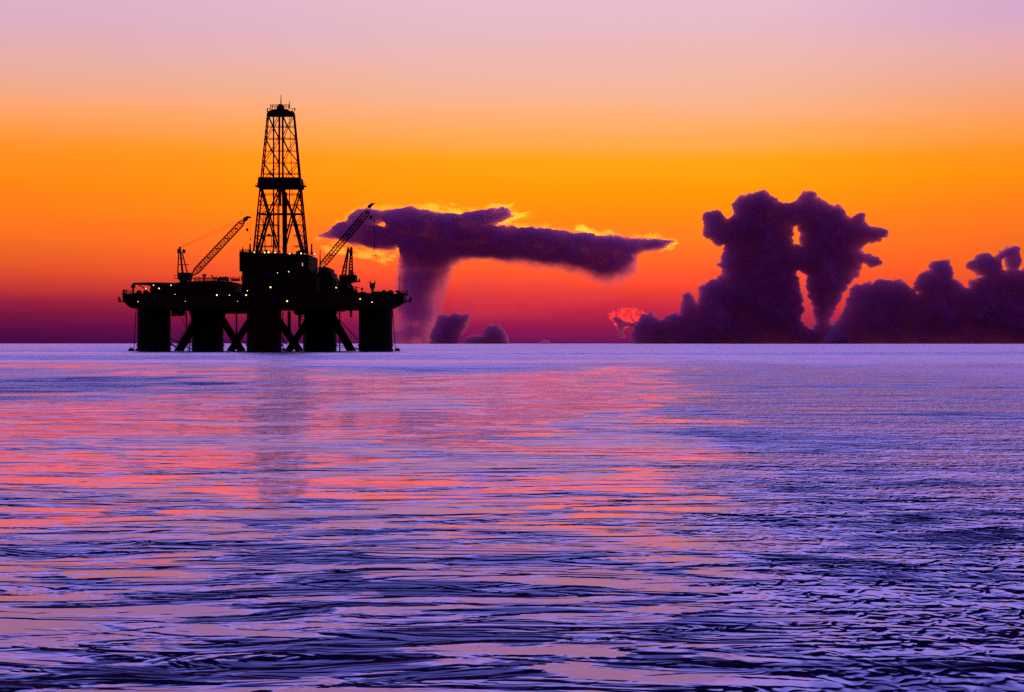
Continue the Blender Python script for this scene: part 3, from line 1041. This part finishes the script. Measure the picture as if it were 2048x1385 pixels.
d = poly_sd(GX + w1, GY + w2, main) + 1.5
hole = 6.5 - np.hypot((GX + w1 * 2.0 - 768) * .8, (GY + w2 * 2.0 - 449) * 1.6)
under = sstep(505, 545, GY)
soft = 9 + 34 * under                     # edge softness in pixels: crisp above, ragged rain below
d = np.minimum(d + soft * .30, np.maximum(-hole, -20))
prof = np.clip(d / soft, 0, 1)
thick = 1150 * prof ** 1.5
thick *= 1 - .52 * sstep(555, 690, GY) * (GX < 1000)
thick *= 1 - .45 * sstep(535, 575, GY) * (GX > 1000)
thick *= .45 + 1.1 * fbm(GX / 30, GY / 18, 21, 5)
shaft = sstep(520, 580, GY)
thick *= 1 - shaft + shaft * (.35 + 1.3 * fbm((GX + GY * .12) / 11, GY / 90, 27, 3))
lum = (fbm(GX / 22, GY / 22, 31, 4) - .5) * .5
org = world_pt(920, HY, AD)
anv = cloud_mesh('anvil_cloud', (GX, GY), AD, d, thick, lum, M_ANV, origin=(org[0], AD, 0))
tag(anv, 'wide flat-topped purple anvil cloud trailing a rain shaft, right of the rig', 'cloud')
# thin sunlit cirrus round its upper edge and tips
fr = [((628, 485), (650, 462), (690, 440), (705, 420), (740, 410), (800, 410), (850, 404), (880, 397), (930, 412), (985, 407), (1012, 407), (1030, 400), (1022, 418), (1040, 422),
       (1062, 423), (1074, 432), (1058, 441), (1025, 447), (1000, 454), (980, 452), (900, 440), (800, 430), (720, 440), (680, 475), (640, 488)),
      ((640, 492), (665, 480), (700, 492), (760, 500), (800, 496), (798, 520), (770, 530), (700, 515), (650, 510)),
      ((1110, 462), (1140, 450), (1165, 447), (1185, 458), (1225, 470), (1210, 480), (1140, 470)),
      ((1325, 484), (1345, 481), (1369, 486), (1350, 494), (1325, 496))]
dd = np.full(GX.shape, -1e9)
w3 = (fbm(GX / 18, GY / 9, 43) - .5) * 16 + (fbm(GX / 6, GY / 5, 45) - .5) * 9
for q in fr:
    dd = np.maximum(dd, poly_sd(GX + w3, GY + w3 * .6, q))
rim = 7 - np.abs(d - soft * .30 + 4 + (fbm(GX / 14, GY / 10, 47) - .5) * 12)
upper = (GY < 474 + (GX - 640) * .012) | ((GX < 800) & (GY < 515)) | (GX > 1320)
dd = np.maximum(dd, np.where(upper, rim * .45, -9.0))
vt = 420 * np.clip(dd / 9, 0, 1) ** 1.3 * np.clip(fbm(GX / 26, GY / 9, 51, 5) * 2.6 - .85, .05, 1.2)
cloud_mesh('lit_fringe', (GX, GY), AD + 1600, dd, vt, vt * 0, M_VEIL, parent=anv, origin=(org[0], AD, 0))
# mist hanging below it, the red under-glow put into its colour
md = poly_sd(GX + w1, GY + w2, [(880, 640), (905, 560), (950, 530), (1050, 540), (1150, 555), (1190, 575), (1250, 570), (1290, 535), (1300, 510), (1340, 500), (1310, 545), (1290, 580), (1200, 620), (1050, 650), (900, 660)])
mt = 170 * sstep(0, 30, md) * fbm(GX / 40, GY / 40, 61)
M_MIST = cloud_mat('red_glow_mist', (.75, .12, .18, 1), .0030, .5)
cloud_mesh('rain_mist', (GX, GY), AD + 3600, md, mt, mt * 0, M_MIST, parent=anv, origin=(org[0], AD, 0))


# --- cumulus towers
def cumulus(name, poly, depth, amp, seed, label, holes=(), mat=None, step=2, R=500, tmax=520, origin_px=None, group='dark cumulus clouds on the horizon'):
    xs_ = [p_[0] for p_ in poly]; ys_ = [p_[1] for p_ in poly]
    GX, GY = grid(min(xs_) - 14, max(xs_) + 14, min(ys_) - 14, 692, step)
    px_m = depth / F
    wx = (fbm(GX / 9, GY / 9, seed + 1) - .5) * 6
    wy = (fbm(GX / 9, GY / 9, seed + 2) - .5) * 6
    d = cauliflower(GX + wx, GY + wy, poly, amp, seed)
    thin = 1.0
    for hp, sf in holes:
        hd_ = poly_sd(GX + wx * 2.0, GY + wy * 2.0, hp) + (fbm(GX / 8, GY / 8, seed + 9) - .5) * 8
        if sf:
            thin = thin * np.clip(1 - hd_ / sf, .02, 1)
        else:
            d = np.minimum(d, -hd_)
    dm = np.maximum(d, 0) * px_m
    big = fbm(GX / 55, GY / 45, seed + 5, 4, .5)
    top = tmax * (.6 + .8 * big)
    t = np.minimum(2 * np.sqrt(2 * R * dm + dm * dm * .5), 5e3)
    t = top * (1 - np.exp(-t / top)) * thin
    bil = np.abs(fbm(GX / 26, GY / 26, seed + 6, 4, .5) - .5) * 2
    rel = np.where(t > 1, (big - .5) * .7 + (bil - .2) * .13, 0)
    ox = world_pt(origin_px or sum(xs_) / len(xs_), HY, depth)[0]
    o = cloud_mesh(name, (GX, GY), depth, d, t, rel, mat or M_CUM, origin=(ox, depth, 0))
    tag(o, label, 'cloud', group)
    return o


tower = [(1268, 692), (1264, 668), (1276, 640), (1284, 629), (1300, 627), (1320, 641), (1345, 632), (1361, 627), (1363, 606), (1370, 587), (1378, 585), (1386, 598), (1396, 606),
         (1400, 577), (1420, 560), (1447, 552), (1440, 535), (1441, 520), (1449, 512), (1447, 492), (1420, 483), (1408, 460), (1405, 440), (1410, 428), (1430, 424), (1446, 430), (1452, 440),
         (1464, 432), (1466, 412), (1482, 394), (1510, 383), (1536, 386), (1553, 406), (1580, 406), (1598, 398), (1606, 384), (1630, 385), (1642, 403), (1662, 412), (1680, 410),
         (1688, 428), (1702, 440), (1712, 426), (1727, 425), (1728, 444), (1745, 456), (1772, 465), (1764, 478), (1725, 491), (1722, 500), (1738, 512), (1758, 514), (1765, 529),
         (1752, 534), (1725, 528), (1718, 545), (1698, 568), (1680, 598), (1664, 628), (1662, 645), (1690, 660), (1700, 692)]
tower = tower[::-1]
slit1 = [(1589, 452), (1594, 452), (1601, 470), (1600, 489), (1588, 490), (1585, 475)]
slit2 = [(1590, 538), (1606, 540), (1617, 552), (1617, 580), (1626, 610), (1638, 646), (1628, 664), (1606, 655), (1598, 640), (1603, 615), (1593, 585)]
cumulus('cumulus_cloud', tower, 20000.0, 4.0, 101, 'towering dark purple cumulus with a glowing vertical slit, tallest cloud on the horizon',
        holes=((slit1, 0), (slit2, 3.0)))
bank = [(1640, 692), (1668, 652), (1684, 632), (1694, 604), (1702, 580), (1722, 569), (1745, 568), (1762, 560), (1790, 561), (1812, 568), (1822, 582), (1836, 590), (1830, 574), (1838, 552), (1858, 542),
        (1862, 526), (1885, 520), (1897, 520), (1902, 538), (1908, 548), (1902, 560), (1918, 570), (1935, 577), (1946, 560), (1962, 553), (1944, 540), (1938, 532), (1950, 518), (1968, 506), (1986, 516), (2000, 505), (2012, 500), (2024, 492), (2036, 500),
        (2040, 520), (2035, 540), (2060, 540), (2110, 525), (2180, 548), (2250, 600), (2330, 692)][::-1]
gap = [(2003, 520), (2010, 518), (2012, 540), (2006, 546), (2000, 540)]
cumulus('cumulus_cloud', bank, 18500.0, 4.0, 202, 'long low dark cumulus bank with knobbly towers running off the right edge', holes=((gap, 0),))
cumulus('cumulus_cloud', [(862, 692), (863, 664), (874, 645), (880, 634), (898, 632), (908, 625), (922, 630), (938, 629), (933, 650), (922, 672), (912, 692)][::-1], 22000.0, 2.5, 303,
        'small ragged purple cumulus low on the horizon below the anvil cloud', tmax=560)
cumulus('cumulus_cloud', [(922, 692), (935, 676), (950, 672), (966, 674), (967, 660), (980, 652), (998, 651), (1008, 662), (1014, 676), (1016, 692)][::-1], 22500.0, 2.5, 404,
        'low rounded purple cumulus on the horizon, beside the small ragged one', tmax=520)
cumulus('cumulus_cloud', [(1078, 692), (1082, 683), (1090, 680), (1096, 685), (1098, 692)][::-1], 23000.0, 1.2, 505,
        'tiny purple cloud stump on the horizon between the anvil cloud and the red wisp', tmax=110, step=1)
cumulus('cumulus_cloud', [(785, 692), (787, 664), (796, 660), (801, 692)][::-1], 22800.0, 1.2, 506,
        'narrow faint purple cloud on the horizon just beside the rightmost rig column', tmax=40, step=1)
# ragged wisp, its red light put into the vapour colour
wisp = [(1214, 634), (1222, 624), (1232, 619), (1250, 617), (1268, 616), (1286, 621), (1304, 634), (1300, 656), (1282, 662), (1262, 652), (1248, 662), (1240, 672), (1234, 660), (1224, 646)]
GX, GY = grid(1200, 1310, 605, 692, 1)
w1 = (fbm(GX / 7, GY / 7, 71) - .5) * 12
d = poly_sd(GX + w1, GY + w1 * .7, wisp)
rid = np.abs(fbm(GX / 9, GY / 6, 77, 4) - .5) * 2
bl = np.abs(fbm(GX / 8, GY / 8, 78, 3) - .5) * 2
t = 620 * np.clip(d / 7, 0, 1) * np.clip(1.1 - bl * 3.0 - rid * 1.6, .06, 1)
wc = cloud_mesh('wisp_cloud', (GX, GY), 20500.0, d, t, t * 0, M_RED, origin=(world_pt(1255, HY, 20500)[0], 20500.0, 0))
tag(wc, 'ragged glowing red wisp of cloud at the left foot of the tall cumulus', 'cloud')

core = poly_sd(GX + w1, GY + w1 * .7, [(1222, 636), (1234, 632), (1246, 640), (1262, 644), (1300, 640), (1304, 668), (1268, 658), (1250, 654), (1246, 676), (1236, 674), (1234, 650)])
ct = 160 * np.clip(core / 4, 0, 1)
cloud_mesh('dark_core', (GX, GY), 20300.0, core, ct, ct * 0, M_CUM, parent=wc, origin=(world_pt(1255, HY, 20500)[0], 20500.0, 0))

# ================================================================== SKY
W = bpy.data.worlds.new('World')
SC.world = W
W.use_nodes = True
W.node_tree.nodes.clear()
g = NG(W.node_tree)
D = g.vmath('NORMALIZE', g.n('ShaderNodeTexCoord').outputs['Generated'])
sep = g.n('ShaderNodeSeparateXYZ'); g.link(D, sep.inputs[0])
dx, dy, dz = sep.outputs
elev = g.math('ARCSINE', dz)
azim = g.math('ARCTAN2', dx, dy)
streak = g.noise(g.vmath('MULTIPLY', D, (3, 3, 42)), 1.0, 5, .55)
elev = g.math('ADD', elev, g.math('MULTIPLY', g.math('SUBTRACT', streak, .5), .013))


def ev(py): return math.atan((HY - py) / F)
EMAX = math.radians(90)
def low_ramp(stops):
    f = g.maprange(elev, 0, ev(-120), 0, 1)
    return g.ramp(f, [(max(0, ev(py) / ev(-120)), lin(c) if len(c) == 3 else c) for py, c in stops])


def boost(c, k):            # film clips the red of the brightest band
    l = lin(c)
    return (l[0] * k, l[1], l[2], 1)


left = low_ramp([(688, (64, 8, 68)), (660, (78, 9, 68)), (625, (116, 18, 62)), (605, (150, 32, 60)), (582, (192, 52, 52)), (548, (224, 78, 44)), (490, (240, 106, 36)), (430, boost((252, 122, 28), 1.59)),
                 (365, boost((254, 136, 18), 1.89)), (310, boost((254, 146, 36), 1.81)), (260, boost((252, 160, 88), 1.2)), (200, (243, 170, 134)), (130, (232, 174, 166)), (60, (222, 174, 192)), (0, (220, 178, 204)), (-120, (194, 160, 212))])
mid = low_ramp([(688, (88, 14, 84)), (660, (136, 18, 78)), (625, (190, 32, 68)), (585, (230, 56, 54)), (540, boost((250, 86, 46), 1.2)), (490, boost((254, 118, 34), 1.4)), (430, boost((255, 140, 12), 1.81)),
                (370, boost((255, 157, 5), 2.10)), (320, boost((255, 164, 22), 1.96)), (265, boost((254, 172, 92), 1.35)), (205, (247, 180, 142)), (130, (240, 184, 172)), (60, (232, 186, 196)), (0, (232, 190, 206)), (-120, (204, 168, 214))])
right = low_ramp([(688, (120, 10, 70)), (640, (190, 24, 62)), (585, (232, 70, 42)), (540, (240, 96, 36)), (480, (242, 110, 34)), (420, boost((250, 124, 26), 1.67)),
                  (355, boost((254, 142, 14), 1.89)), (310, boost((254, 148, 34), 1.74)), (250, (250, 158, 88)), (190, (240, 166, 136)), (110, (228, 172, 178)), (50, (216, 168, 198)), (0, (213, 169, 204)), (-120, (184, 152, 212))])
fl = g.maprange(azim, -.26, .02, 0, 1, 'SMOOTHSTEP')
frr = g.maprange(azim, .10, .26, 0, 1, 'SMOOTHSTEP')
low = g.mix(frr, g.mix(fl, left, mid), right)
fe = g.maprange(elev, 0, EMAX, 0, 1)
def deg(a): return a / 90
high = g.ramp(fe, [(deg(10), (1.05, .56, .86, 1)), (deg(12.5), (1.12, .80, 1.50, 1)), (deg(16), (.80, .90, 2.30, 1)), (deg(19.5), (.40, .52, 1.75, 1)), (deg(24), (.10, .135, .62, 1)), (deg(29), (.018, .023, .14, 1)),
                   (deg(55), (.006, .007, .045, 1)), (deg(90), (.003, .002, .016, 1))])
sky = g.mix(g.maprange(elev, ev(-20), ev(-240), 0, 1, 'SMOOTHSTEP'), low, high)
# dusk: the half of the sky behind the viewer is already dark
front = g.maprange(g.math('ABSOLUTE', azim), .55, 1.7, 1, 0, 'SMOOTHSTEP')
night = g.ramp(fe, [(0, (.24, .075, .25, 1)), (.25, (.12, .045, .20, 1)), (.5, (.03, .02, .08, 1)), (1, (.012, .010, .05, 1))])
sky = g.mix(front, night, sky)
sky = g.mix(g.maprange(dz, -.02, 0, 0, 1), (.01, .006, .03, 1), sky)
bg = g.n('ShaderNodeBackground'); g.link(sky, bg.inputs['Color']); bg.inputs['Strength'].default_value = 1.0
# the last physical skylight, faint after sunset
nis = g.n('ShaderNodeTexSky', sky_type='NISHITA', sun_disc=False)
SUN_AZ = math.atan((1800 - CX) / F); SUN_EL = math.radians(.3)
nis.sun_elevation = SUN_EL; nis.sun_rotation = SUN_AZ
bg2 = g.n('ShaderNodeBackground'); g.link(nis.outputs[0], bg2.inputs['Color']); bg2.inputs['Strength'].default_value = 0.002
ad = g.n('ShaderNodeAddShader'); g.link(bg.outputs[0], ad.inputs[0]); g.link(bg2.outputs[0], ad.inputs[1])
wo = g.n('ShaderNodeOutputWorld'); g.link(ad.outputs[0], wo.inputs['Surface'])

# ================================================================== SUN
sun = bpy.data.lights.new('sun', 'SUN')
sun.energy = 2.0
sun.angle = math.radians(.5)
sun.color = (1.0, .52, .16)
so = bpy.data.objects.new('sun', sun)
sdir = Vector((math.sin(SUN_AZ) * math.cos(SUN_EL), math.cos(SUN_AZ) * math.cos(SUN_EL), math.sin(SUN_EL)))
so.rotation_euler = sdir.to_track_quat('Z', 'Y').to_euler()
so.location = (300, 0, 200)
COL.objects.link(so)

# ================================================================== CAMERA
cam = bpy.data.cameras.new('camera')
cam.sensor_width = 36.0
cam.lens = 36.0 * F / 2048.0
cam.clip_start = .5
cam.clip_end = 200000
co = bpy.data.objects.new('camera', cam)
co.location = (0, 0, CAM_H)
co.rotation_euler = (math.radians(90) - math.atan(5.0 / F), 0, 0)
COL.objects.link(co)
SC.camera = co

SC.view_settings.view_transform = 'Standard'
SC.view_settings.look = 'None'
SC.view_settings.exposure = 0
SC.view_settings.gamma = 1
SC.cycles.volume_bounces = 3
SC.cycles.max_bounces = 6
SC.cycles.sample_clamp_indirect = 1.5
SC.cycles.use_denoising = False
